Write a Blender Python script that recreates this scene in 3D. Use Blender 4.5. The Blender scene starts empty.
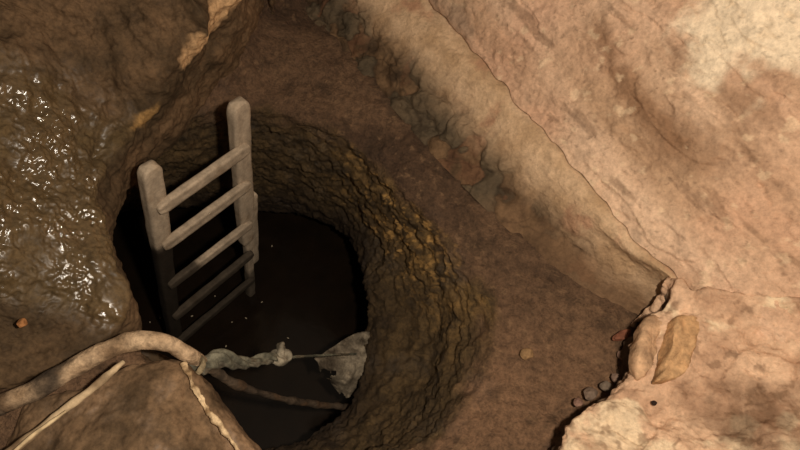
import bpy, bmesh, math, random
import numpy as np
from mathutils import Vector, Matrix

SC = bpy.context.scene
random.seed(4); RNG = np.random.default_rng(11)
S = 1.3                                   # metres per layout unit

# ------------------------------------------------------------------ camera
F = 622.0
_n = np.array([290-400., -(600-225.), -F]); _n /= np.linalg.norm(_n)      # world "down" seen from the lens
_zc = -_n; _fw = np.array([0, 0, -1.])
_yh = _fw-_zc*_fw.dot(_zc); _yh /= np.linalg.norm(_yh); _xh = np.cross(_yh, _zc)
RM = np.array([_xh, _yh, _zc])
CAM = np.array([0, 0, 1.6])*S
cd = bpy.data.cameras.new('camera'); cam = bpy.data.objects.new('camera', cd); SC.collection.objects.link(cam)
cd.sensor_width = 36; cd.lens = F*36/800; cd.clip_start = .02; cd.clip_end = 100
cam.matrix_world = Matrix.Translation(Vector(CAM)) @ Matrix(RM.tolist()).to_4x4()
SC.camera = cam

# ------------------------------------------------------------------ light
SC.view_settings.view_transform = 'Standard'; SC.view_settings.look = 'None'
SC.view_settings.exposure = 0.0; SC.view_settings.gamma = 1; SC.view_settings.use_curve_mapping = False
w = bpy.data.worlds.new('world'); SC.world = w; w.use_nodes = True
w.node_tree.nodes['Background'].inputs[0].default_value = (1.0, .78, .58, 1)
w.node_tree.nodes['Background'].inputs[1].default_value = 0.12
def lamp(name, loc, power, col, r):
    l = bpy.data.lights.new(name, 'POINT'); l.energy = power; l.color = col; l.shadow_soft_size = r
    o = bpy.data.objects.new(name, l); SC.collection.objects.link(o); o.location = np.array(loc)*S; return o
lamp('work_lamp', (0.24, 0.08, 1.74), 238, (1.0, .885, .745), .05)

# ------------------------------------------------------------------ helpers
def P(px, py, z):
    d = RM @ np.array([px-400., 225.-py, -F]); c = CAM/S
    return (c+d*((z-c[2])/d[2]))*S

def _hash(ix, iy, iz, k):
    h = (ix.astype(np.uint32)*np.uint32(374761393)+iy.astype(np.uint32)*np.uint32(668265263)
         + iz.astype(np.uint32)*np.uint32(2147483647)+np.uint32(k)*np.uint32(974711))
    h = (h ^ (h >> np.uint32(13)))*np.uint32(1274126177)
    h = (h ^ (h >> np.uint32(15)))*np.uint32(2246822519)
    return ((h ^ (h >> np.uint32(16))) & np.uint32(0xffffff)).astype(float)/0xffffff
def vnoise(p, seed=0):
    """smooth gradient-like value noise in -1..1"""
    i = np.floor(p).astype(np.int64); f = p-i; u = f*f*f*(f*(f*6-15)+10)
    i = (i+100000) & 0x7fffffff; r = 0
    for dx in (0, 1):
        for dy in (0, 1):
            for dz in (0, 1):
                wgt = (u[:, 0] if dx else 1-u[:, 0])*(u[:, 1] if dy else 1-u[:, 1])*(u[:, 2] if dz else 1-u[:, 2])
                r = r+wgt*_hash(i[:, 0]+dx, i[:, 1]+dy, i[:, 2]+dz, seed)
    return r*2-1
_ROT = np.array([[0.36, 0.48, -0.8], [-0.8, 0.6, 0], [0.48, 0.64, 0.6]])
def fbm(p, freq, octv=4, seed=0, gain=.5):
    p = np.asarray(p)*freq; a = 1.; r = 0; t = 0
    for o in range(octv):
        r = r+a*vnoise(p, seed+o); t += a; a *= gain; p = (p @ _ROT.T)*2.03+17.3
    return r/t
def ridge(p, freq, octv=3, seed=0):
    p = np.asarray(p)*freq; a = 1.; r = 0; t = 0
    for o in range(octv):
        r = r+a*(1-2*np.abs(vnoise(p, seed+o))); t += a; a *= .5; p = (p @ _ROT.T)*2.03+9.1
    return r/t
def cells(p, freq, seed=0):
    """F1, F2 of cellular noise and a random value per cell"""
    p = np.asarray(p)*freq; i = np.floor(p).astype(np.int64); f1 = np.full(len(p), 9.); f2 = f1.copy(); idv = np.zeros(len(p))
    for dx in (-1, 0, 1):
        for dy in (-1, 0, 1):
            for dz in (-1, 0, 1):
                c = i+np.array([dx, dy, dz]); q = (c+100000)
                h = [_hash(q[:, 0], q[:, 1], q[:, 2], seed+k) for k in range(4)]
                d = np.sqrt(((c+np.stack(h[:3], 1)-p)**2).sum(1))
                m = d < f1; f2 = np.where(m, f1, np.minimum(f2, d)); idv = np.where(m, h[3], idv); f1 = np.where(m, d, f1)
    return f1, f2, idv
def sstep(a, b, x):
    t = np.clip((x-a)/(b-a), 0, 1); return t*t*(3-2*t)
def mix(a, b, t):
    t = np.asarray(t)[:, None]; return np.asarray(a)*(1-t)+np.asarray(b)*t
def lin(r, g, b):
    f = lambda c: (c/255/12.92 if c/255 <= .04045 else ((c/255+.055)/1.055)**2.4); return np.array([f(r), f(g), f(b)])

def pchip(x, Y, xq):
    x = np.asarray(x, float); Y = np.asarray(Y, float); h = np.diff(x)
    h = h.reshape((-1,)+(1,)*(Y.ndim-1)); D = np.diff(Y, axis=0)/h; M = np.zeros_like(Y)
    w1 = 2*h[1:]+h[:-1]; w2 = h[1:]+2*h[:-1]; ok = D[1:]*D[:-1] > 0
    with np.errstate(all='ignore'):
        M[1:-1] = np.where(ok, (w1+w2)/(w1/D[:-1]+w2/D[1:]), 0)
    M[0], M[-1] = D[0], D[-1]
    k = np.clip(np.searchsorted(x, xq, 'right')-1, 0, len(x)-2); hh = (x[k+1]-x[k]); t = (xq-x[k])/hh
    sh = (-1,)+(1,)*(Y.ndim-1); t = t.reshape(sh); hh = hh.reshape(sh)
    return ((1+2*t)*(1-t)**2*Y[k]+t*(1-t)**2*hh*M[k]+t*t*(3-2*t)*Y[k+1]+t*t*(t-1)*hh*M[k+1])
def catmull(x, Y, xq):
    x = np.asarray(x, float); Y = np.asarray(Y, float); M = np.gradient(Y, x, axis=0)
    k = np.clip(np.searchsorted(x, xq, 'right')-1, 0, len(x)-2); hh = (x[k+1]-x[k]); t = (xq-x[k])/hh
    sh = (-1,)+(1,)*(Y.ndim-1); t = t.reshape(sh); hh = hh.reshape(sh)
    return ((1+2*t)*(1-t)**2*Y[k]+t*(1-t)**2*hh*M[k]+t*t*(3-2*t)*Y[k+1]+t*t*(t-1)*hh*M[k+1])

def mesh_obj(name, verts, faces, mat, col=None, parent=None, smooth=True, wet=None):
    me = bpy.data.meshes.new(name); me.from_pydata([tuple(v) for v in verts], [], faces); me.validate(); me.update()
    if smooth: me.polygons.foreach_set('use_smooth', [True]*len(me.polygons))
    if col is not None:
        a = me.color_attributes.new('col', 'FLOAT_COLOR', 'POINT')
        a.data.foreach_set('color', np.concatenate([np.clip(col, .003, .9), np.ones((len(verts), 1))], 1).astype(np.float32).ravel())
    if wet is not None:
        a = me.attributes.new('wet', 'FLOAT', 'POINT'); a.data.foreach_set('value', np.asarray(wet, np.float32))
    me.materials.append(mat)
    o = bpy.data.objects.new(name, me); SC.collection.objects.link(o)
    if parent is not None: o.parent = parent; o.matrix_parent_inverse = Matrix.Translation(-parent.location)
    return o
def grid_faces(nu, nv, closed=False):
    f = []
    for j in range(nv-1):
        for i in range(nu if closed else nu-1):
            i2 = (i+1) % nu; f.append((j*nu+i, j*nu+i2, (j+1)*nu+i2, (j+1)*nu+i))
    return f
def sheet(name, rows, nu, nv, mat, shape, paint, closed=False, flip=False):
    """loft a surface through rows of points (same count each); shape(p,u,v,n) -> offset along normal, paint -> albedo, wet"""
    A = np.array([[np.asarray(q) for q in r] for r in rows])                 # rows x n x 3
    if closed: A = np.concatenate([A[:, -2:], A, A[:, :3]], 1)
    du = np.linalg.norm(np.diff(A, axis=1), axis=2).mean(0); xu = np.r_[0, np.cumsum(du)]
    if closed: uq = np.linspace(xu[2], xu[-3], nu, endpoint=False)
    else: uq = np.linspace(0, xu[-1], nu)
    B = catmull(xu, A.transpose(1, 0, 2), uq)                                # nu x rows x 3
    dv = np.linalg.norm(np.diff(A, axis=0), axis=2).mean(1); xv = np.r_[0, np.cumsum(dv)]
    vq = np.linspace(0, xv[-1], nv); G = pchip(xv, B.transpose(1, 0, 2), vq) # nv x nu x 3
    rowpos = np.interp(vq, xv, np.arange(len(xv)))
    def normals(G):
        if closed: tu = np.roll(G, -1, 1)-np.roll(G, 1, 1)
        else: tu = np.gradient(G, axis=1)
        n = np.cross(tu, np.gradient(G, axis=0)); n /= np.linalg.norm(n, axis=2, keepdims=True)+1e-9
        return -n if flip else n
    if (normals(G)*(CAM-G)).sum() < 0: flip = not flip
    N = normals(G); p = G.reshape(-1, 3); n = N.reshape(-1, 3)
    u = np.tile(np.linspace(0, len(rows[0])-(0 if closed else 1), nu, endpoint=not closed), nv)
    u = np.tile(np.interp(uq, xu[2:-2] if closed else xu, np.arange(len(rows[0])+(1 if closed else 0))), nv)
    v = np.repeat(rowpos, nu)
    p2 = p+n*shape(p, u, v, n)[:, None]
    n2 = normals(p2.reshape(nv, nu, 3)).reshape(-1, 3)
    col, wet = paint(p2, u, v, n2)
    fc = grid_faces(nu, nv, closed)
    if flip: fc = [f[::-1] for f in fc]
    o = mesh_obj(name, p2, fc, mat, col, wet=wet); o['kind'] = 'structure'; return o
def skirt(rows, drop=.4, out=.12):
    """turn the free sides and the last row of a loft down into the soil"""
    R = [[np.asarray(q) for q in row] for row in rows]; dn = np.array([0, 0, -drop])
    e = lambda a, b: (a-b)*[1, 1, 0]/(np.linalg.norm((a-b)[:2])+1e-6)*out+dn
    R = [[row[0]+e(row[0], row[1])]+row+[row[-1]+e(row[-1], row[-2])] for row in R]
    R.append([a+e(a, b)*[1, 1, 1] for a, b in zip(R[-1], R[-2])]); return R
def tag(o, label, cat, group=None):
    o['label'] = label; o['category'] = cat
    if group: o['group'] = group
    return o
def empty(name, loc):
    o = bpy.data.objects.new(name, None); SC.collection.objects.link(o); o.location = Vector(loc); return o
def tube(pts, rad, nseg=12, per=8, rough=0., freq=20., seed=0, twist=None, flat=None):
    """verts, faces, axial position of a capped tube through pts"""
    pts = np.array(pts, float); x = np.r_[0, np.cumsum(np.linalg.norm(np.diff(pts, axis=0), axis=1))]
    q = np.linspace(0, x[-1], per*(len(pts)-1)+1); c = catmull(x, pts, q); r = np.interp(q, x, rad)
    t = np.gradient(c, axis=0); t /= np.linalg.norm(t, axis=1, keepdims=True)
    a = np.cross(t[0], [0.3, .2, .9]); a /= np.linalg.norm(a); V = []
    for k in range(len(c)):
        a = a-t[k]*a.dot(t[k]); a /= np.linalg.norm(a); b = np.cross(t[k], a)
        for s in range(nseg):
            th = 2*math.pi*s/nseg+(twist*q[k] if twist else 0)
            m = 1.
            if flat: m = flat(th-(twist*q[k] if twist else 0), q[k]/x[-1])
            V.append(c[k]+(a*math.cos(th)+b*math.sin(th))*r[k]*m)
    n = len(c); V = np.array(V); ctr = np.repeat(c, nseg, 0)
    if rough:
        d = V-ctr; V = V+d/(np.linalg.norm(d, axis=1, keepdims=True)+1e-9)*(fbm(V, freq, 4, seed)*rough)[:, None]
    f = grid_faces(nseg, n, True)
    V = np.vstack([V, c[0]-t[0]*r[0]*.3, c[-1]+t[-1]*r[-1]*.3]); e0, e1 = n*nseg, n*nseg+1
    for s in range(nseg):
        f.append((e0, (s+1) % nseg, s)); f.append((e1, (n-1)*nseg+s, (n-1)*nseg+(s+1) % nseg))
    ax = np.r_[np.repeat(q/x[-1], nseg), 0, 1]
    return V, f, ax
def plank(p0, p1, wdir, w, h, rough=.003, seed=0, nl=26, round_end=.35, taper=(1, 1)):
    """a weathered wooden bar with eased edges and worn ends; wdir: direction of its width"""
    p0, p1 = np.array(p0, float), np.array(p1, float); L = np.linalg.norm(p1-p0); t = (p1-p0)/L
    wd = np.array(wdir, float); wd -= t*wd.dot(t); wd /= np.linalg.norm(wd); hd = np.cross(t, wd)
    ring = []
    for s in range(28):
        th = 2*math.pi*(s+.5)/28; c, sn = math.cos(th), math.sin(th); k = 7
        rr = (abs(c)**k+abs(sn)**k)**(-1/k); ring.append((c*rr, sn*rr))
    V = []; ls = np.linspace(0, 1, nl)
    ls = np.r_[0, .004, .012, ls[1:-1], .988, .996, 1]
    for q in ls:
        e = min(q, 1-q)*L; sc = 1-round_end*max(0, 1-e/(.45*w))**2; ta = taper[0]+(taper[1]-taper[0])*q
        for c, sn in ring: V.append(p0+t*q*L+wd*c*w/2*sc*ta+hd*sn*h/2*(1-(1-sc)*.5))
    V = np.array(V); loc = np.stack([(V-p0) @ t*.35, (V-p0) @ wd, (V-p0) @ hd], 1)
    ctr = np.repeat(p0+np.outer(ls*L, t), 28, 0); d = V-ctr; d /= np.linalg.norm(d, axis=1, keepdims=True)
    V = V+d*(fbm(loc, 45, 3, seed)*rough+fbm(loc, 9, 2, seed+5)*rough*1.4)[:, None]
    f = grid_faces(28, len(ls), True); n = len(ls)
    V = np.vstack([V, p0-t*.004, p1+t*.004])
    for s in range(28):
        f.append((n*28, (s+1) % 28, s)); f.append((n*28+1, (n-1)*28+s, (n-1)*28+(s+1) % 28))
    return V, f
def rock(name, ctr, size, mat, col, seed=0, rz=0, angular=.22, parent=None):
    bm = bmesh.new(); bmesh.ops.create_icosphere(bm, subdivisions=4, radius=1)
    V = np.array([v.co[:] for v in bm.verts]); F_ = [[v.index for v in f.verts] for f in bm.faces]; bm.free()
    f1, f2, idv = cells(V+seed*3.1, 1.1, seed)
    V = V*(1+angular*(f1-.6)+fbm(V+seed, 2.2, 4, seed)*.16)[:, None]
    for k in range(7):                                                        # broken flat faces
        d = np.random.default_rng(seed*31+k).normal(size=3); d /= np.linalg.norm(d); lim = .72
        s = V @ d; V = V-np.where(s > lim, s-lim, 0)[:, None]*d*.85
    V = V*np.array(size); c, s = math.cos(rz), math.sin(rz); V = V @ np.array([[c, s, 0], [-s, c, 0], [0, 0, 1]])
    cc = mix(np.asarray(col)*.75, np.asarray(col)*1.2, .5+.5*fbm(V+seed, 40, 3, seed))
    o = mesh_obj(name, V, F_, mat, cc, wet=np.zeros(len(V))); o.location = Vector(ctr); return o

# ------------------------------------------------------------------ materials
def earth_mat(name, grain=60., bump=.5, rough=(.75, .95), wetrough=.18, var=.35, dist=.01, spec=.3):
    m = bpy.data.materials.new(name); m.use_nodes = True; nt = m.node_tree; N, L = nt.nodes, nt.links
    b = N['Principled BSDF']; tc = N.new('ShaderNodeTexCoord')
    at = N.new('ShaderNodeAttribute'); at.attribute_name = 'col'; wt = N.new('ShaderNodeAttribute'); wt.attribute_name = 'wet'
    n1 = N.new('ShaderNodeTexNoise'); n1.inputs['Scale'].default_value = grain; n1.inputs['Detail'].default_value = 9; n1.inputs['Roughness'].default_value = .68
    n2 = N.new('ShaderNodeTexNoise'); n2.inputs['Scale'].default_value = grain*.35; n2.inputs['Detail'].default_value = 8; n2.inputs['Roughness'].default_value = .62
    for n in (n1, n2): L.new(tc.outputs['Object'], n.inputs['Vector'])
    ad = N.new('ShaderNodeMath'); ad.operation = 'ADD'; L.new(n1.outputs['Fac'], ad.inputs[0]); L.new(n2.outputs['Fac'], ad.inputs[1])
    mr = N.new('ShaderNodeMapRange'); mr.inputs['From Min'].default_value = .78; mr.inputs['From Max'].default_value = 1.22
    mr.inputs['To Min'].default_value = 1-var; mr.inputs['To Max'].default_value = 1+var; L.new(ad.outputs[0], mr.inputs['Value'])
    vm = N.new('ShaderNodeVectorMath'); vm.operation = 'SCALE'; L.new(at.outputs['Color'], vm.inputs[0]); L.new(mr.outputs[0], vm.inputs['Scale'])
    L.new(vm.outputs[0], b.inputs['Base Color'])
    r1 = N.new('ShaderNodeMapRange'); r1.inputs['From Min'].default_value = .3; r1.inputs['From Max'].default_value = .7
    r1.inputs['To Min'].default_value = rough[0]; r1.inputs['To Max'].default_value = rough[1]; L.new(n2.outputs['Fac'], r1.inputs['Value'])
    mx = N.new('ShaderNodeMix'); L.new(wt.outputs['Fac'], mx.inputs[0]); L.new(r1.outputs[0], mx.inputs[2]); mx.inputs[3].default_value = wetrough
    L.new(mx.outputs[0], b.inputs['Roughness']); b.inputs['Specular IOR Level'].default_value = spec
    ms = N.new('ShaderNodeMapRange'); ms.inputs['To Min'].default_value = spec*.5; ms.inputs['To Max'].default_value = 1.0
    L.new(wt.outputs['Fac'], ms.inputs['Value']); L.new(ms.outputs[0], b.inputs['Specular IOR Level'])
    bp = N.new('ShaderNodeBump'); bp.inputs['Strength'].default_value = bump; bp.inputs['Distance'].default_value = dist
    L.new(ad.outputs[0], bp.inputs['Height']); L.new(bp.outputs[0], b.inputs['Normal'])
    return m
M_PIT = earth_mat('pit_earth', 95, .9, var=.4, dist=.014)
M_MUD = earth_mat('wet_mud', 85, .3, wetrough=.07, var=.35, dist=.004)
M_PLASTER = earth_mat('old_plaster', 80, .7, var=.2, dist=.009)
M_STONE = earth_mat('stone', 60, .5, var=.3)
M_WOOD = earth_mat('weathered_wood', 90, .3, var=.22, dist=.003)
M_HOSE = earth_mat('muddy_hose', 80, .8, var=.4, dist=.008)
M_CLOTH = earth_mat('soiled_cloth', 120, .35, var=.35, dist=.003)
def water_mat():
    m = bpy.data.materials.new('muddy_water'); m.use_nodes = True; nt = m.node_tree; b = nt.nodes['Principled BSDF']
    tc = nt.nodes.new('ShaderNodeTexCoord'); n = nt.nodes.new('ShaderNodeTexNoise'); n.inputs['Scale'].default_value = 9; n.inputs['Detail'].default_value = 6
    nt.links.new(tc.outputs['Object'], n.inputs['Vector'])
    cr = nt.nodes.new('ShaderNodeValToRGB'); cr.color_ramp.elements[0].color = (*lin(16, 12, 8), 1); cr.color_ramp.elements[1].color = (*lin(32, 23, 15), 1)
    nt.links.new(n.outputs['Fac'], cr.inputs[0]); nt.links.new(cr.outputs[0], b.inputs['Base Color'])
    b.inputs['Roughness'].default_value = .16
    bp = nt.nodes.new('ShaderNodeBump'); bp.inputs['Strength'].default_value = .15; bp.inputs['Distance'].default_value = .01
    nt.links.new(n.outputs['Fac'], bp.inputs['Height']); nt.links.new(bp.outputs[0], b.inputs['Normal']); return m
M_WATER = water_mat()

# ------------------------------------------------------------------ the pit: cavity, shaft and earth apron, one closed loft
RIM = [(190, 116, -.16), (250, 110, -.2), (300, 120, -.2), (342, 140, -.2), (400, 190, -.2), (452, 242, -.2), (492, 318, -.2), (485, 368, -.22), (447, 425, -.24),
       (400, 465, -.24), (330, 490, -.2), (255, 470, -.12), (200, 410, -.1), (150, 360, -.05), (120, 310, -.02), (100, 240, -.02), (108, 175, -.05), (140, 130, -.1)]
OUT = [(215, 10, .12), (282, -20, -.05), (330, 35, -.115), (366, 75, -.125), (434, 152, -.125), (515, 232, -.125), (654, 324, -.12), (652, 372, -.15), (598, 425, -.16),
       (525, 500, -.15), (400, 560, -.1), (260, 560, .0), (120, 480, .0), (60, 400, .02), (40, 300, .03), (30, 200, .05), (60, 110, .05), (140, 60, .08)]
LIP = [(215, 204, -.98), (262, 206, -.98), (300, 212, -.96), (332, 224, -.9), (357, 250, -.78), (366, 285, -.66), (367, 335, -.66), (361, 378, -.66), (342, 412, -.66),
       (300, 440, -.66), (240, 450, -.66), (190, 445, -.66), (150, 420, -.66), (110, 380, -.66), (80, 330, -.66), (70, 270, -.66), (90, 220, -.8), (140, 208, -.95)]
rim = np.array([P(*q) for q in RIM]); outr = np.array([P(*q) for q in OUT]); lip = np.array([P(*q) for q in LIP])
cen = lip.mean(0)
def grow(a, k, z): b = a.copy(); b[:, :2] = cen[:2]+(a[:, :2]-cen[:2])*k; b[:, 2] = z*S; return b
far = outr.copy(); d_ = outr-cen; far[:, :2] += d_[:, :2]/np.linalg.norm(d_[:, :2], axis=1, keepdims=True)*.28; far[:, 2] -= .05
def push(a, k, dz):
    b = a.copy(); b[:, :2] += d_[:, :2]/np.linalg.norm(d_[:, :2], axis=1, keepdims=True)*k; b[:, 2] = -.16*S+dz; return b
far2, far3 = push(outr, .7, -.02), push(outr, 2.2, .0)
mid = lip*.45+rim*.55; mid[:, 2] = (lip[:, 2]*.58+rim[:, 2]*.42)
ap = rim*.6+outr*.4; ap[:, 2] = rim[:, 2]*.35+outr[:, 2]*.65
cav = grow(lip, 1.14, 0); cav[:, 2] = lip[:, 2]-.13*S
rows = [grow(lip, 1.3, -1.5), grow(lip, 1.28, -1.22), cav, lip, mid, rim, ap, outr, far, far2, far3]
# row numbers:        0                 1                  2              3    4    5    6    7    8
def pit_shape(p, u, v, n):
    wall = sstep(2.2, 3, v)*(1-sstep(4.7, 5.35, v)); up = sstep(4.9, 5.5, v)
    q = p*np.array([1, 1, 2.1])
    q = q+np.stack([fbm(p, 9, 3, 301), fbm(p, 9, 3, 302), fbm(p, 9, 3, 303)], 1)*.09
    f1, f2, idv = cells(q, 13, 3)
    h = wall*((idv-.5)*.014*sstep(0, .3, f2-f1)+ridge(q, 9, 4, 8)*.008+fbm(q, 7, 5, 20)*.034+fbm(p, 30, 3, 21)*.016+fbm(p, 75, 2, 23)*.006)
    h = h+up*(fbm(p, 4, 4, 31)*.03+fbm(p, 18, 4, 33)*.014+fbm(p, 60, 2, 34)*.003)+fbm(p, 2.4, 2, 40)*.02
    h = h+(1-sstep(2.2, 3, v))*fbm(p, 10, 3, 12)*.03
    rimk = np.exp(-((v-5.05)/.22)**2); h = h+rimk*(.006+fbm(p, 16, 3, 77)*.02)
    return h
def pit_paint(p, u, v, n):
    up = sstep(4.75, 5.25, v+fbm(p, 9, 3, 50)*.35)
    wallc = mix(lin(60, 47, 30), lin(94, 74, 46), .5+.5*fbm(p*np.array([1, 1, 2]), 14, 4, 51)*1.6)
    och = sstep(.12, .5, fbm(p, 11, 4, 52)+.45*np.exp(-((u-4.6)/1.3)**2)+.0*v)*sstep(3.7, 4.6, v)
    wallc = mix(wallc, lin(140, 108, 62), och*.5*np.exp(-((u-4.8)/1.9)**2)); wallc = mix(wallc, lin(190, 146, 84), sstep(.18, .42, fbm(p, 34, 3, 56)+.2*fbm(p, 6, 2, 59))*np.exp(-((u-4.4)/1.2)**2)*sstep(3.4, 4.4, v)*.8)
    apc = mix(lin(78, 58, 42), lin(108, 82, 60), np.clip(.5+fbm(p, 5, 4, 53)*1.2, 0, 1))
    apc = mix(apc, lin(136, 103, 76), sstep(5.2, 7, u)*(1-sstep(9, 10.5, u))*.7)
    apc = mix(apc, lin(60, 46, 33), sstep(.15, .5, fbm(p, 13, 5, 57))*.45); apc = mix(apc, lin(150, 118, 86), sstep(.36, .6, fbm(p, 42, 3, 58))*.35)
    crev = sstep(6.55, 6.95, v+fbm(p, 12, 2, 54)*.15)*sstep(5.9, 6.4, u)*(1-sstep(9, 10, u))
    apc = mix(apc, lin(58, 47, 40), crev)
    c = mix(wallc, apc, up)
    deep_shade = 1-sstep(3.15, 4.1, v+fbm(p, 8, 4, 55)*.5+.3*sstep(4, 5, u)*(1-sstep(8, 9, u))); c = mix(c, lin(46, 34, 22), deep_shade*.85)  # shade deep in the shaft, painted into the wall colour
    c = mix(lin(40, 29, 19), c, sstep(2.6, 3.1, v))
    wet = .25*sstep(.1, .5, fbm(p, 6, 3, 60))*(1-sstep(5, 6, v))+.15
    return c, wet
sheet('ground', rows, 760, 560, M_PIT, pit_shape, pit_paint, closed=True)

# ------------------------------------------------------------------ muddy water at the bottom
wl = grow(lip, 1.42, -1.14); V = np.vstack([wl, cen*[1, 1, 0]+[0, 0, -1.14*S]]); n_ = len(wl)
wo = mesh_obj('pit_floor', V, [(i, (i+1) % n_, n_) for i in range(n_)], M_WATER, smooth=False); wo['kind'] = 'structure'

# ------------------------------------------------------------------ wall: dirty masonry course, footing strip, plaster face
A_ = P(420, 0, .1); B_ = P(670, 285, .1); dl = (B_-A_)/np.linalg.norm(B_-A_); bk = np.array([-dl[1], dl[0], 0])
if bk @ (CAM-A_) > 0: bk = -bk
TILT = math.radians(58); upw = bk*math.cos(TILT)+np.array([0, 0, 1])*math.sin(TILT); nw = np.cross(dl, upw)
def PW(px, py, off=0.):
    r = RM @ np.array([px-400., 225.-py, -F]); s = ((A_+nw*off-CAM) @ nw)/(r @ nw); return CAM+r*s
foot = [(180, -130, -0.12), (240, -60, -0.12), (298, 5, -0.12), (352, 62, -0.12), (410, 128, -0.12), (442, 165, -0.12), (510, 232, -0.12), (580, 285, -0.12), (668, 332, -0.12)]
mid1 = [(205, -130, -0.06), (264, -60, -0.06), (324, 0, -0.06), (374, 52, -0.06), (432, 112, -0.06), (468, 152, -0.06), (533, 212, -0.06), (598, 268, -0.06), (672, 314, -0.06)]
mid2 = [(255, -130, 0.02), (312, -60, 0.02), (366, 0, 0.02), (415, 48, 0.02), (468, 103, 0.02), (503, 145, 0.02), (562, 203, 0.02), (618, 254, 0.02), (678, 300, 0.02)]
crk = [(300, -140), (365, -60), (421, 0), (463, 46), (510, 103), (546, 146), (594, 200), (638, 249), (684, 294)]
dense = lambda a: list(catmull(np.arange(float(len(a))), np.array(a, float), np.linspace(0, len(a)-1, 8*(len(a)-1)+1)))
crk = [tuple(q) for q in dense(crk)]; crk0 = [PW(x, y) for x, y in crk]
jit = fbm(np.array(crk0), 9, 5, 66)*.026; crk0 = [q+upw*j for q, j in zip(crk0, jit)]
band_rows = [dense([P(*q) for q in foot]), dense([P(*q) for q in mid1]), dense([P(*q) for q in mid2]), crk0, [q+bk*.05+np.array([0, 0, .012]) for q in crk0]]
def band_shape(p, u, v, n):
    low = 1-sstep(1.3, 2.2, v)
    q = p*np.array([1, 1, 1.3])+np.stack([fbm(p, 8, 3, 304), fbm(p, 8, 3, 305), fbm(p, 8, 3, 306)], 1)*.1
    f1, f2, idv = cells(q, 6.5, 5); st = sstep(.0, .3, f2-f1)
    fade = 1-sstep(5, 7.5, u)*.75; h = low*fade*((st-.7)*.010+(idv-.5)*.018*st+fbm(p, 10, 4, 2)*.02+fbm(p, 24, 4, 3)*.014)+(1-low)*(fbm(p, 9, 4, 4)*.008+ridge(p, 20, 3, 6)*.004)
    h = h+fbm(p, 2.2, 2, 1)*.015*(1-sstep(2.6, 3, v))
    return h*(1-.8*sstep(2.7, 3, v))
def band_paint(p, u, v, n):
    vv = v+fbm(p, 6, 4, 9)*.45
    stone = mix(lin(68, 52, 37), lin(118, 92, 66), np.clip(.5+fbm(p, 13, 4, 10)*1.3, 0, 1))
    f1, f2, idv = cells(p*np.array([1, 1, 1.3])+np.stack([fbm(p, 8, 3, 304), fbm(p, 8, 3, 305), fbm(p, 8, 3, 306)], 1)*.1, 6.5, 5); stone = mix(stone, lin(86, 76, 60), (idv > .62)*.7); stone = mix(stone, lin(46, 36, 26), sstep(.09, .0, f2-f1)*.6)
    stone = mix(stone, lin(112, 74, 54), (idv < .13)*.4*sstep(-.3, .2, fbm(p, 18, 4, 17)))
    pale = mix(lin(186, 152, 116), lin(216, 182, 146), np.clip(.5+fbm(p, 8, 5, 14)*1.2, 0, 1))
    pale = mix(pale, lin(176, 126, 98), sstep(.3, .6, fbm(p, 7, 4, 15))*.6)
    stone = mix(stone, lin(128, 98, 72), sstep(5.2, 7.2, u+fbm(p, 5, 3, 16)*.8)*.75); c = mix(stone, pale, sstep(.9, 2.5, vv+.5*sstep(5.6, 7.6, u))); return c, np.zeros(len(p))
sheet('wall_footing', band_rows, 760, 150, M_PLASTER, lambda p, u, v, n: band_shape(p, u/8, v, n), lambda p, u, v, n: band_paint(p, u/8, v, n))
w_s = [PW(x+4.5, y-4.5, 0) for x, y in crk]; w_b = [q+upw*(j+.004*math.sin(k*1.7)) for k, (q, j) in enumerate(zip(w_s, jit))]
w_dn = [q+bk*.045-np.array([0, 0, .004]) for q in w_b]
LENW = [np.linalg.norm(PW(900, -80)-A_)]
w_rows = [w_dn, w_b]
for hgt in (.12, .3, .55, .85, 1.2):
    w_rows.append([q+upw*hgt+dl*(.25*hgt*((i-32)/32)) for i, q in enumerate(w_s)])
# carry the wall past the corner, behind the pale ground
w_rows = [r+[r[-1]+dl*.35, r[-1]+dl*1.1] for r in w_rows]
patch = PW(752, 22)
def pw_line(*pts): return list(catmull(np.arange(float(len(pts))), np.array([PW(*q) for q in pts]), np.linspace(0, len(pts)-1, 60)))
CRK1 = pw_line((640, -20), (660, 18), (700, 80), (712, 92), (735, 125), (742, 140), (762, 190), (805, 235))
CRK2 = pw_line((598, 30), (612, 60), (628, 82), (640, 105), (672, 138))
def ldist(p, line): return np.min([np.linalg.norm(p-q, axis=1) for q in line], 0)
def wall_shape(p, u, v, n):
    al = np.stack([(p @ dl)*.35, p @ bk, p[:, 2]], 1)
    h = fbm(al, 3.5, 4, 71)*.03+fbm(p, 14, 4, 72)*.008+fbm(p, 34, 4, 76)*.005
    step = fbm(al, 4.5, 3, 74); h = h+sstep(.05, .09, step)*.007
    g1 = ldist(p+np.stack([fbm(p, 16, 3, 180+k) for k in range(3)], 1)*.02, CRK1); h = h-np.exp(-(g1/.010)**2)*.012*sstep(-.15, .2, fbm(p, 7, 2, 79))-sstep(.16, .0, g1)*.008
    chip = fbm(al+7, 6, 4, 78); h = h-sstep(.16, .2, chip)*.007
    return h*sstep(.95, 1.5, v)+(fbm(p, 30, 3, 75)*.006)*sstep(.6, 1.1, v)
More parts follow.
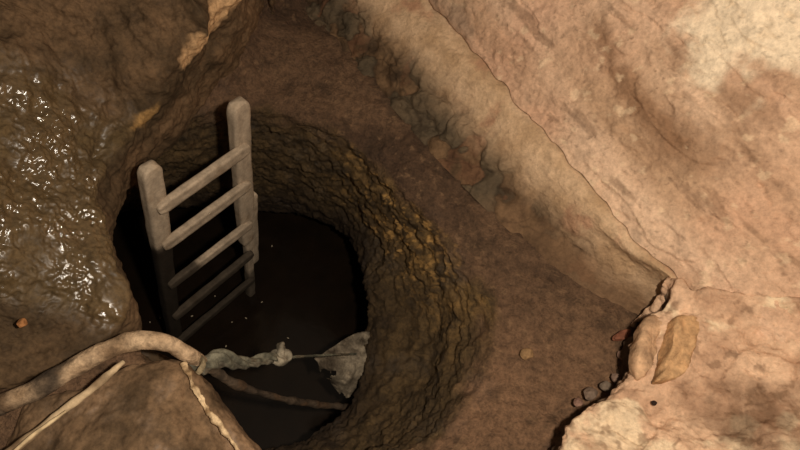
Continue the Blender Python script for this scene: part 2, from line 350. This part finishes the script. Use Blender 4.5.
def wall_paint(p, u, v, n):
    al = np.stack([(p @ dl)*.3, p @ bk, p[:, 2]], 1)
    c = mix(lin(190, 154, 122), lin(222, 186, 154), np.clip(.5+fbm(al, 5, 5, 81)*1.3, 0, 1))
    c = mix(c, lin(208, 160, 130), np.clip(.4+fbm(p, 2.5, 3, 82)*1.4, 0, 1)*.6)
    c = mix(c, lin(148, 114, 86), sstep(.05, .5, fbm(al, 6, 6, 83)+.12*np.exp(-((v-1.6)/.6)**2))*.75)
    d = np.linalg.norm(p-patch, axis=1); c = mix(c, lin(240, 218, 186), sstep(.25, .1, d+fbm(p, 11, 5, 84)*.2)*.9)
    g2 = ldist(p, CRK2); c = mix(c, lin(138, 102, 74), sstep(.085, .01, g2+fbm(p, 12, 5, 183)*.07)*.7)
    c = mix(c, lin(236, 206, 168), sstep(.3, .5, fbm(p, 26, 4, 86))*.45); c = mix(c, lin(126, 96, 72), sstep(.3, .55, fbm(al*np.array([.6, 1, 1]), 22, 4, 87))*.5)
    c = mix(c, lin(92, 68, 50), sstep(.52, .66, fbm(p, 60, 2, 89))*.35)
    c = mix(c, lin(150, 126, 104), sstep(.1, .5, fbm(p, 7, 4, 88))*np.exp(-((v-1.5)/.5)**2)*.7)
    return c, np.zeros(len(p))
sheet('wall_right', w_rows, 700, 300, M_PLASTER, wall_shape, wall_paint)

# ------------------------------------------------------------------ pale lumpy ground at the lower right, with undercut broken edge
edge = [(672, 286, 0.13), (662, 306, 0.1), (646, 318, 0.08), (640, 345, 0.08), (632, 372, 0.06), (605, 395, 0.04), (578, 414, 0.03), (562, 440, 0.03), (552, 475, 0.03), (540, 530, 0.03), (520, 600, 0.03)]
inn = [(700, 294, 0.18), (700, 312, 0.16), (700, 330, 0.15), (696, 360, 0.14), (690, 392, 0.13), (670, 420, 0.11), (640, 445, 0.1), (625, 470, 0.1), (620, 500, 0.1), (610, 550, 0.1), (600, 620, 0.1)]
inn2 = [(760, 300, 0.24), (765, 318, 0.22), (770, 340, 0.2), (765, 370, 0.2), (760, 400, 0.19), (745, 430, 0.18), (720, 460, 0.17), (710, 490, 0.17), (705, 520, 0.17), (700, 560, 0.17), (700, 640, 0.17)]
fr = [(840, 306, 0.34), (850, 320, 0.32), (860, 350, 0.31), (860, 380, 0.3), (855, 410, 0.29), (840, 440, 0.28), (820, 480, 0.26), (810, 510, 0.26), (810, 550, 0.26), (810, 600, 0.26), (810, 680, 0.26)]
fr2 = [(1050, 320, 0.48), (1060, 340, 0.46), (1070, 370, 0.44), (1070, 400, 0.42), (1070, 440, 0.4), (1060, 480, 0.38), (1040, 520, 0.36), (1030, 560, 0.36), (1030, 600, 0.36), (1030, 660, 0.36), (1030, 740, 0.36)]
E_ = [P(*q) for q in edge]; inv = [P(*q) for q in inn]
def back(e, i, k): d = (i-e)*[1, 1, 0]; return d/np.linalg.norm(d)*k
und = [e+back(e, i, .03)+np.array([0, 0, -.12]) for e, i in zip(E_, inv)]
und2 = [e+back(e, i, .075)+np.array([0, 0, min(-.3, -.26*S-e[2])]) for e, i in zip(E_, inv)]
g_rows = [und2, und, E_, inv, [P(*q) for q in inn2], [P(*q) for q in fr], [P(*q) for q in fr2]]
gp = [P(*q) for q in ((675, 345, .14), (745, 425, .16), (655, 402, .1), (790, 360, .24), (610, 425, .08))]
def gr_shape(p, u, v, n):
    top = sstep(1.8, 2.6, v); h = fbm(p, 4.5, 4, 91)*.035*top+fbm(p, 18, 4, 92)*.018+ridge(p, 10, 4, 99)*.01*top+(1-top)*(fbm(p, 9, 3, 93)*.035+fbm(p, 24, 3, 89)*.02)
    f1, f2, idv = cells(p, 6, 9); h = h+top*(sstep(.0, .12, f2-f1)-.8)*.006
    return h*sstep(-.2, .6, v+.2)
def gr_paint(p, u, v, n):
    c = mix(lin(188, 150, 120), lin(222, 184, 150), np.clip(.5+fbm(p, 7, 5, 94)*1.4, 0, 1))
    c = mix(c, lin(232, 208, 172), sstep(.15, .4, fbm(p, 9, 5, 95)+.35*np.exp(-(np.linalg.norm(p-gp[4], axis=1)/.16)**2))*.75); c = mix(c, lin(128, 98, 74), sstep(.3, .5, fbm(p, 24, 4, 190))*.6)
    d = np.linalg.norm((p-gp[1])*[1, 1, .5], axis=1); c = mix(c, lin(92, 64, 42), sstep(.24, .05, d+fbm(p, 14, 4, 96)*.13)*.75)
    c = mix(c, lin(150, 112, 84), sstep(.15, .5, fbm(p, 3.5, 4, 98))*.5)
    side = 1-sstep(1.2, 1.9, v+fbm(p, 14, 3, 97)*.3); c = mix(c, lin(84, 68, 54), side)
    return c, np.zeros(len(p))
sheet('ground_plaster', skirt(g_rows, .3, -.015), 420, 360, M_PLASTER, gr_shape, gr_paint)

# ------------------------------------------------------------------ wet mud bank on the left and the earth ridge behind it
be = [(262, -70, .34), (238, 0, .28), (200, 42, .22), (172, 88, .14), (140, 125, .1), (108, 168, .1), (101, 208, .1), (113, 256, .085), (127, 306, .06), (116, 328, .045), (70, 358, .03), (0, 388, .03), (-80, 410, .03), (-200, 440, .03)]
b1 = [(225, -70, .42), (205, 0, .35), (172, 32, .3), (142, 72, .22), (112, 108, .15), (84, 152, .165), (72, 200, .16), (78, 246, .14), (84, 290, .1), (72, 310, .075), (35, 332, .06), (-20, 350, .08), (-100, 370, .08), (-220, 400, .08)]
b2 = [(150, -80, .44), (140, -20, .38), (112, 5, .33), (88, 40, .27), (60, 82, .25), (38, 132, .245), (25, 185, .23), (20, 235, .21), (20, 275, .17), (0, 295, .135), (-30, 305, .15), (-80, 315, .14), (-150, 330, .14), (-260, 350, .14)]
b3 = [(40, -100, .46), (30, -50, .42), (10, -20, .38), (-10, 10, .33), (-30, 50, .35), (-50, 110, .35), (-60, 170, .34), (-65, 225, .31), (-70, 255, .28), (-80, 265, .24), (-110, 270, .24), (-150, 275, .22), (-210, 285, .22), (-320, 300, .22)]
b4 = [(-150, -190, .5), (-170, -150, .5), (-190, -110, .5), (-210, -70, .48), (-230, -20, .45), (-250, 50, .42), (-260, 120, .42), (-265, 170, .42), (-265, 200, .4), (-270, 210, .38), (-290, 215, .36), (-320, 220, .34), (-360, 230, .34), (-450, 240, .34)]
BE = [P(*q) for q in be]
c0 = cen
def outw(e, k): d = (e-c0)*[1, 1, 0]; return d/np.linalg.norm(d)*k
bu = [e+outw(e, -.0)+np.array([0, 0, -.12]) for e in BE]
bu2 = [e+outw(e, .05)+np.array([0, 0, -.34]) for e in BE]
bk_rows = [bu2, bu, BE]+[[P(*q) for q in r] for r in (b1, b2, b3, b4)]
wc = [P(78, 272, .11), P(55, 95, .24)]
streak = list(catmull(np.arange(5.), np.array([P(240, -25, .33), P(226, 0, .31), P(208, 22, .27), P(194, 42, .24), P(182, 58, .22)]), np.linspace(0, 4, 40)))
_cr = [P(106, 50, .26), P(110, 80, .2), P(113, 105, .165), P(106, 135, .14), P(100, 160, .13)]
CREASE = list(catmull(np.arange(5.), np.array(_cr), np.linspace(0, 4, 40)))
def bank_shape(p, u, v, n):
    top = sstep(1.6, 2.6, v); wetz = sstep(3.6, 5.2, u)
    h = fbm(p, 3.2, 4, 101)*.045*top+fbm(p, 12, 4, 102)*.024+(1-wetz)*top*(ridge(p @ np.array([[.8, .6, 0], [-.6, .8, 0], [0, 0, 1]])*np.array([.4, 1.2, 1]), 7, 4, 109)*.03+fbm(p, 30, 3, 108)*.008)+ridge(p, 9, 3, 103)*.008*top
    dc = np.min([np.linalg.norm(p-q, axis=1) for q in CREASE], 0); h = h-.03*np.exp(-(dc/.03)**2)
    h = h+wetz*top*(np.abs(fbm(p, 38, 2, 104))*-.010+fbm(p, 90, 2, 106)*.006)+(1-top)*fbm(p, 8, 4, 105)*.03
    return h
def bank_paint(p, u, v, n):
    wetz = sstep(3.4, 5.0, u+fbm(p, 5, 3, 111)*.8)*(1-sstep(8.6, 9.6, u))*sstep(1.7, 2.3, v)
    c = mix(lin(66, 52, 36), lin(98, 76, 54), np.clip(.5+fbm(p, 6, 5, 112)*1.3, 0, 1))
    c = mix(c, lin(88, 71, 46), wetz*.8)
    ds = np.min([np.linalg.norm(p-q, axis=1)/(.05-.0006*k) for k, q in enumerate(streak)], 0); c = mix(c, lin(182, 146, 106), sstep(1.9, 1.0, ds+fbm(p, 14, 4, 113)*.9)*.9)
    r2 = np.exp(-((u-3.7)/.5)**2)*np.exp(-((v-2.1)/.3)**2); c = mix(c, lin(158, 122, 74), sstep(.45, .95, r2+fbm(p, 20, 4, 114)*.7)*.7)
    low = sstep(9.2, 10.5, u); c = mix(c, lin(74, 58, 40), low*.6)
    cl = np.exp(-(np.linalg.norm(p-wc[0], axis=1)/.11)**2)+.8*np.exp(-(np.linalg.norm(p-wc[1], axis=1)/.09)**2)
    wet = wetz*np.clip(sstep(-.25, .2, fbm(p, 6, 4, 115))*.85+cl, 0, 1)
    return c, wet
sheet('ground_bank', skirt(bk_rows), 760, 460, M_MUD, lambda p, u, v, n: bank_shape(p, u-1, v, n), lambda p, u, v, n: bank_paint(p, u-1, v, n))

# ------------------------------------------------------------------ earth mound at the lower edge
me_ = [(40, 402, .04), (80, 388, .05), (112, 370, .06), (150, 360, .06), (186, 366, .05), (206, 386, .03), (226, 414, .02), (258, 448, .0), (285, 490, -.02), (300, 540, -.03)]
m1 = [(30, 430, .05), (75, 412, .07), (112, 396, .09), (148, 386, .1), (176, 392, .1), (192, 408, .08), (208, 432, .06), (232, 466, .05), (250, 505, .05), (255, 560, .05)]
m2 = [(20, 480, .05), (60, 456, .07), (105, 438, .1), (140, 430, .11), (165, 436, .11), (178, 450, .1), (190, 475, .1), (205, 505, .1), (215, 540, .1), (215, 590, .1)]
m3 = [(0, 560, .06), (40, 540, .07), (90, 520, .1), (125, 515, .1), (150, 520, .1), (160, 535, .1), (168, 555, .1), (172, 580, .1), (175, 610, .1), (175, 650, .1)]
ME = [P(*q) for q in me_]
mu = [e+np.array([0, 0, -.16])+(e-np.array(P(120, 470, .05)))*[.06, .06, 0] for e in ME]
mu2 = [e+np.array([0, 0, -.5])+(e-np.array(P(120, 470, .05)))*[-.12, -.12, 0] for e in ME]
def mo_shape(p, u, v, n): return fbm(p, 4, 4, 121)*.03+fbm(p, 15, 4, 122)*.014+fbm(p, 40, 3, 123)*.004
def mo_paint(p, u, v, n):
    c = mix(lin(80, 63, 45), lin(126, 100, 74), np.clip(.5+fbm(p, 8, 5, 124)*1.4, 0, 1))
    c = mix(c, lin(70, 54, 38), 1-sstep(.6, 1.8, v)); return c, .35*sstep(0, .4, fbm(p, 9, 4, 125))
sheet('ground_mound', skirt([mu2, mu, ME]+[[P(*q) for q in r] for r in (m1, m2, m3)]), 380, 260, M_MUD, mo_shape, mo_paint)
# trodden earth in the groove between bank and mound
gv = [[P(x, y, z) for x, y, z in r] for r in (
    [(-220, 405, -.03), (-100, 380, -.03), (0, 366, -.03), (60, 350, -.03), (110, 345, -.05), (150, 350, -.1)],
    [(-220, 450, -.02), (-100, 430, -.02), (-10, 415, -.02), (50, 396, -.03), (105, 380, -.05), (150, 368, -.12)],
    [(-220, 600, .02), (-100, 560, .02), (-20, 500, .02), (40, 440, .0), (100, 410, -.04), (150, 390, -.12)])]
sheet('ground_groove', skirt(gv, .3), 200, 90, M_MUD, lambda p, u, v, n: fbm(p, 6, 4, 131)*.03+fbm(p, 26, 3, 132)*.008,
      lambda p, u, v, n: (mix(lin(64, 50, 34), lin(98, 78, 54), np.clip(.5+fbm(p, 7, 4, 133)*1.3, 0, 1)), .2+0*u))

# ------------------------------------------------------------------ wooden ladder
C_W = lin(166, 148, 126); SHADEC = lin(22, 16, 11)  # second tone: near-black for shade painted onto the ladder wood
def wood_col(V, seed):
    c = mix(C_W*.78, C_W*1.12, np.clip(.5+fbm(V*np.array([1, 1, .25]), 45, 4, seed)*1.2, 0, 1))
    c = mix(c, lin(112, 88, 62), sstep(.2, .55, fbm(V, 12, 4, seed+3))*.5)
    return c
Lt, Lb = P(149, 166, .12), P(176, 345, -1.12); Rt, Rb = P(238, 102, .13), P(249, 292, -1.12)
rdir = (Rt-Lt)*[1, 1, 0]; rdir /= np.linalg.norm(rdir); face = np.array([rdir[1], -rdir[0], 0])
def on(T, B, px, py):
    """point of the rail nearest to the sight of (px, py), by its height"""
    best = min(np.linspace(-.1, 1.15, 600), key=lambda t: abs(proj(T+(B-T)*t)[1]-py)); return T+(B-T)*best
def proj(p):
    c = RM.T @ (np.asarray(p)-CAM); return np.array([400-F*c[0]/c[2], 225+F*c[1]/c[2]])
lad = empty('wooden_ladder', (Lb+Rb)/2)
tag(lad, 'pale weathered wooden ladder standing down in the dark pit', 'ladder')
def wood_part(name, V, f, seed, shade=None):
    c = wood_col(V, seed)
    if shade is not None: c = mix(c, SHADEC, shade(V))
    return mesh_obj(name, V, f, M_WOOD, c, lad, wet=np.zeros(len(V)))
ext = lambda T, B, a, b: (T+(B-T)*a, T+(B-T)*b)
V, f = plank(*ext(Lt, Lb, 0, 1.12), rdir, .078, .055, seed=1, nl=60, taper=(1.12, .85))
shadeL = lambda V: sstep(.0, .03, -(V[:, 2]-(on(Lt, Lb, 0, 240)[2]))+fbm(V, 25, 3, 2)*.02)*.95  # shadow on the lower left rail, painted into its colour
wood_part('rail', V, f, 1, shadeL)
V, f = plank(*ext(Rt, Rb, 0, .64), rdir, .082, .055, seed=2, nl=50, taper=(1.1, 1)); wood_part('rail', V, f, 2)
sp = rdir*.045+face*.0
V, f = plank(*[q+sp for q in ext(Rt, Rb, .40, .80)], rdir, .045, .05, seed=3, nl=40); wood_part('splice_board', V, f, 3)
V, f = plank(*[q+rdir*.012 for q in ext(Rt, Rb, .60, 1.1)], rdir, .045, .045, seed=4, nl=40); wood_part('rail_extension', V, f, 4, lambda V: sstep(.0, .05, on(Rt, Rb, 240, 268)[2]-V[:, 2]+fbm(V, 25, 3, 2)*.02)*.7)  # foot of the extension darkened as painted shade
RUNG = [((150, 203), (244, 144)), ((158, 240), (247, 180)), ((166, 280), (249, 220)), ((172, 312), (250, 250)), ((177, 337), (252, 276))]
for k, (a, b) in enumerate(RUNG):
    p0, p1 = on(Lt, Lb, *a), on(Rt, Rb, *b); q0 = p0+face*.034-rdir*.012; q1 = p1+face*.034+rdir*.01
    V, f = plank(q0, q1, np.array([0, 0, 1.]), [.068, .068, .06, .055, .05][k], .034, seed=10+k, nl=30, rough=.0025)
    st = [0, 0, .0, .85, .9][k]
    o = wood_part('rung', V, f, 10+k, (lambda V, s=st: s+0*V[:, 0]) if k != 2 else (lambda V, a0=q0: .85*(1-sstep(.15, .2, (V-a0) @ rdir+fbm(V, 30, 2, 5)*.03))))  # painted shadow: left part of the third rung, all of the lower two

# ------------------------------------------------------------------ hose, pole
hp = [(-330, 520, .08), (-180, 470, .08), (-60, 432, .08), (-15, 412, .09), (30, 392, .1), (65, 372, .11), (105, 351, .12), (140, 341, .13), (165, 343, .12), (185, 352, .07), (203, 363, .0), (222, 377, -.1), (245, 388, -.22), (272, 396, -.36), (305, 403, -.54), (345, 407, -.76), (380, 408, -.9)]
V, f, ax = tube([P(*q) for q in hp], [.026, .026, .026, .028, .03, .03, .03, .029, .028, .026, .022, .018, .016, .015, .015, .015, .015], 26, 22, .009, 13, 5)
pale = mix(lin(146, 120, 92), lin(190, 162, 130), np.clip(.5+fbm(V, 14, 4, 141)*1.3, 0, 1))
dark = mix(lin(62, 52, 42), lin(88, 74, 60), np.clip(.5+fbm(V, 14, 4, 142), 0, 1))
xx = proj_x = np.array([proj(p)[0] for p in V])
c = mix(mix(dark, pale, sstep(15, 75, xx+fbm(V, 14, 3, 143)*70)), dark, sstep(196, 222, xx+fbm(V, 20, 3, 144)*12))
c = mix(c, lin(92, 70, 50), sstep(.05, .3, fbm(V, 13, 5, 145))*.65)
tag(mesh_obj('hose', V, f, M_HOSE, c, wet=np.zeros(len(V))), 'thick mud-caked pale hose bending over the mound into the pit', 'hose')
V, f, ax = tube([P(*q) for q in [(-200, 610, .1), (-40, 490, .09), (10, 452, .1), (60, 413, .11), (100, 382, .11), (124, 362, .1)]], [.013, .013, .013, .012, .011, .009], 14, 16, .007, 22, 8)
c = mix(lin(112, 90, 66), lin(186, 162, 128), np.clip(.5+fbm(V*np.array([1, 1, 1]), 18, 4, 151)*1.3, 0, 1))
tag(mesh_obj('pole', V, f, M_WOOD, c, wet=np.zeros(len(V))), 'thin straight pale pole lying below the thick hose', 'pole')

V, f, ax = tube([P(*q) for q in [(-20, 492, .125), (14, 452, .125), (32, 436, .125), (52, 421, .125), (66, 411, .13)]], [.006, .006, .005, .005, .003], 10, 12, .003, 30, 18)
tag(mesh_obj('reed', V, f, M_WOOD, mix(lin(160, 136, 104), lin(206, 182, 142), np.clip(.5+fbm(V, 24, 3, 152), 0, 1)), wet=np.zeros(len(V))), 'very thin pale reed lying along the upper side of the straight pole', 'reed')

# ------------------------------------------------------------------ rope with twisted cloth and knot
R0, R1 = P(196, 364, .03), P(395, 349, -.9)
def rp(px, py, off=(0, 0, 0)):
    d0, d1 = proj(R0)[0], proj(R1)[0]; ts = np.linspace(0, 1, 400); xs = [proj(R0+(R1-R0)*t)[0] for t in ts]
    t = np.interp(px, xs, ts); z = (R0+(R1-R0)*t)[2]/S; return P(px, py, z)+np.array(off)
ro = empty('rope', R0); tag(ro, 'grey-green cloth rope, knotted and stretched taut across the pit', 'rope')
C_R = lin(110, 106, 90)
def rope_part(name, pts, rad, twist, amp, seed, col=C_R, lobes=3, nseg=22, per=14):
    fl = lambda th, q: 1+amp*math.cos(lobes*th)
    V, f, ax = tube(pts, rad, nseg, per, .003, 45, seed, twist, fl)
    c = mix(col*.45, col*1.2, np.clip(.5+fbm(V, 30, 4, seed+2)*1.3, 0, 1)); c = mix(c, lin(84, 66, 48), sstep(.15, .5, fbm(V, 16, 3, seed+4))*.5)
    return mesh_obj(name, V, f, M_CLOTH, c, ro, wet=np.zeros(len(V)))
rope_part('taut_cord', [rp(186, 366), rp(215, 364), rp(250, 361), rp(295, 357), rp(330, 355), rp(368, 353), rp(388, 350)], [.006, .007, .007, .006, .005, .005, .005], 90, .2, 161, lin(104, 100, 84))
rope_part('twisted_cloth', [rp(188, 366), rp(205, 364), rp(218, 358), rp(233, 361), rp(250, 362), rp(265, 357), rp(280, 359)], [.014, .02, .028, .022, .013, .016, .012], 22, .3, 171)
rope_part('cloth_strand', [rp(202, 372), rp(220, 364), rp(240, 366), rp(258, 363), rp(272, 361)], [.01, .014, .012, .012, .008], 30, .25, 181, lin(102, 96, 82))
kc = rp(281, 355); ku = (R1-R0)/np.linalg.norm(R1-R0); kv = np.cross(ku, CAM-kc); kv /= np.linalg.norm(kv); kw = np.cross(ku, kv)
kp = []
for k in range(25):
    t = 2*math.pi*k/24; x, y, z = math.sin(t)+2*math.sin(2*t), math.cos(t)-2*math.cos(2*t), -math.sin(3*t)
    kp.append(kc+(ku*x*1.15+kv*y*.95+kw*z*1.0)*.0125)
rope_part('knot', kp, [.0165]*25, 30, .14, 191, lin(134, 124, 106), per=6)
lp = [rp(196, 366)+(kv*math.cos(a)+kw*math.sin(a))*.027+ku*(.006*math.sin(2*a)) for a in np.linspace(0, 2*math.pi, 15)]
rope_part('loop_around_hose', lp, [.009]*15, 40, .15, 201, lin(140, 124, 96), per=6)

# ------------------------------------------------------------------ rag hanging over the cord
top = [(312, 360), (322, 354), (334, 346), (346, 338), (358, 333), (372, 332), (392, 336)]
r1 = [(316, 363), (326, 362), (338, 360), (350, 357), (362, 356), (376, 356), (396, 358)]
r2 = [(318, 368), (328, 374), (338, 378), (350, 376), (362, 374), (376, 374), (396, 374)]
r3 = [(320, 372), (328, 378), (336, 386), (347, 391), (358, 388), (372, 386), (392, 384)]
r4 = [(322, 375), (330, 381), (337, 392), (344, 402), (352, 399), (364, 396), (386, 392)]
zz = [-.63, -.62, -.66, -.72, -.76]
RG = np.array([[P(x, y, z-(.0004*(x-312))) for x, y in r] for r, z in zip((top, r1, r2, r3, r4), zz)])
nu, nv = 90, 70
B = catmull(np.arange(7.), RG.transpose(1, 0, 2), np.linspace(0, 6, nu)); G = catmull(np.arange(5.), B.transpose(1, 0, 2), np.linspace(0, 4, nv))
p = G.reshape(-1, 3); nrm = (CAM-p); nrm /= np.linalg.norm(nrm, axis=1, keepdims=True)
p = p+nrm*(fbm(p, 12, 3, 211)*.03+ridge(np.stack([p @ rdir, p @ face, p[:, 2]*.25], 1), 22, 3, 212)*.022)[:, None]
keep = fbm(p, 26, 3, 213)
ff = []; uu = np.tile(np.linspace(0, 1, nu), nv); vv = np.repeat(np.linspace(0, 1, nv), nu)
hx = np.array([proj(q) for q in p]); hole = (((hx[:, 0]-327)/7)**2+((hx[:, 1]-374.5)/4)**2 < 1+keep*2.2) | (vv > .93+keep*.2) | (uu < .02+keep*.04)
for a, b, c_, d in grid_faces(nu, nv):
    if not (hole[a] or hole[b] or hole[c_] or hole[d]): ff.append((a, b, c_, d))
c = mix(lin(74, 64, 52), lin(128, 116, 98), np.clip(.5+fbm(p, 14, 4, 214)*1.3, 0, 1))
rag = mesh_obj('rag', p, ff, M_CLOTH, c, wet=np.zeros(len(p)))
sm = rag.modifiers.new('thickness', 'SOLIDIFY'); sm.thickness = .004
tag(rag, 'torn grey cloth rag hanging on the rope under the pit lip', 'rag')

# ------------------------------------------------------------------ frayed cord on the mound
cp = [(184, 364, .075), (189, 374, .08), (193, 386, .08), (199, 396, .075), (206, 408, .065), (214, 420, .06), (224, 432, .05), (234, 445, .04), (242, 456, .03), (252, 474, .02)]
V, f, ax = tube([P(*q)+np.array([0, 0, .008]) for q in cp], [.004, .006, .007, .008, .007, .009, .008, .009, .008, .006], 14, 22, .013, 38, 15, 6, lambda th, q: 1+.3*math.cos(2*th))
c = mix(lin(130, 104, 74), lin(214, 186, 146), np.clip(.5+fbm(V, 30, 3, 221)*1.4, 0, 1))
tag(mesh_obj('frayed_cord', V, f, M_CLOTH, c, wet=np.zeros(len(V))), 'cream frayed cord running down the edge of the earth mound', 'cord')

# ------------------------------------------------------------------ stones and scraps
def st(name, px, py, z, size, col, seed, label, cat='stone', rz=0., group=None):
    o = rock(name, P(px, py, z), np.array(size)*S, M_STONE, col, seed, rz); return tag(o, label, cat, group)
st('pebble', 66, 187, .15, (.013, .012, .01), lin(158, 112, 66), 1, 'small orange pebble stuck in the wet mud bank', 'pebble')
st('pebble', 22, 323, .14, (.012, .012, .01), lin(150, 102, 62), 2, 'small rust-brown pebble low on the mud bank above the hose', 'pebble')
st('stone', 527, 354, -.17, (.022, .02, .014), lin(150, 118, 82), 3, 'pale tan stone lying alone on the brown earth slope', 'stone', .4)
st('brick_fragment', 622, 336, -.1, (.035, .016, .014), lin(124, 78, 58), 4, 'reddish brick fragment in the dark hollow under the broken edge', 'brick', .7)
def slab(name, px, z, depth, col, seed, label, cat):
    """irregular flat block with broken sides, seated in the ground"""
    O = np.array([P(x, y, z) for x, y in px]); n = len(O); K = 96
    c_ = np.concatenate([O[-2:], O, O[:3]]); q = catmull(np.arange(len(c_)), c_, np.linspace(2, 2+n, K, endpoint=False)); m = q.mean(0)
    V = []; lv = [(.0, 0), (.25, 0), (.5, 0), (.7, 0), (.85, 0), (.94, -.002), (1, -.008), (1.03, -.02), (1.02, -.035), (1.0, -depth)]
    for k, dz in lv: V.append(m+(q-m)*k+np.array([0, 0, dz]))
    V = np.vstack(V); V = V+np.stack([fbm(V, 16, 5, seed+k) for k in range(3)], 1)*np.array([.018, .018, .024]); V[:K] = V[0]
    c = mix(np.asarray(col)*.78, np.minimum(np.asarray(col)*1.18, .9), np.clip(.5+fbm(V, 22, 4, seed+9)*1.3, 0, 1))
    f = grid_faces(K, len(lv), True); f = [x[::-1] for x in f]
    return tag(mesh_obj(name, V, f, M_STONE, c, wet=np.zeros(len(V))), label, cat)
slab('stone', [(644, 324), (656, 314), (664, 322), (660, 340), (654, 358), (648, 372), (641, 372), (637, 352)], .11, .06, lin(186, 150, 116), 505, 'pale buff block set in the broken ground edge', 'stone')
slab('stone', [(676, 318), (690, 313), (700, 320), (699, 338), (693, 356), (683, 374), (668, 378), (662, 374), (669, 352)], .163, .07, lin(190, 150, 108), 506, 'orange-tan block beside the pale block at the ground corner', 'stone')
st('clod', 654, 403, .1, (.008, .007, .006), lin(48, 34, 26), 7, 'tiny dark clod on the pale ground near the broken edge', 'clod')
for k, (x, y, r) in enumerate([(606, 386, .016), (590, 394, .018), (616, 378, .014), (622, 355, .013), (578, 402, .012)]):
    st('cobble', x, y, -.115, (r*1.25, r*1.1, r*.9), lin(122+k*4, 106, 90), 20+k, ['grey round cobble in the hollow, third from the brick fragment', 'largest grey cobble in the hollow below the broken edge',
       'small grey cobble against the pale block, second from the brick fragment', 'grey cobble just below the reddish brick fragment', 'smallest grey cobble at the lower end of the hollow'][k], 'cobble', k)
for k, (x, y) in enumerate([(196, 328), (262, 302), (160, 318), (288, 338), (215, 296), (272, 246), (150, 322), (192, 316), (232, 322), (246, 318), (168, 332), (226, 346)]):
    st('debris_fleck', x, y, -1.135, (.0035+.002*(k % 2), .003, .002), lin(170, 156, 132), 40+k, 'small pale fleck floating on the dark pit water', 'debris', k, 'pale flecks floating on the pit water')
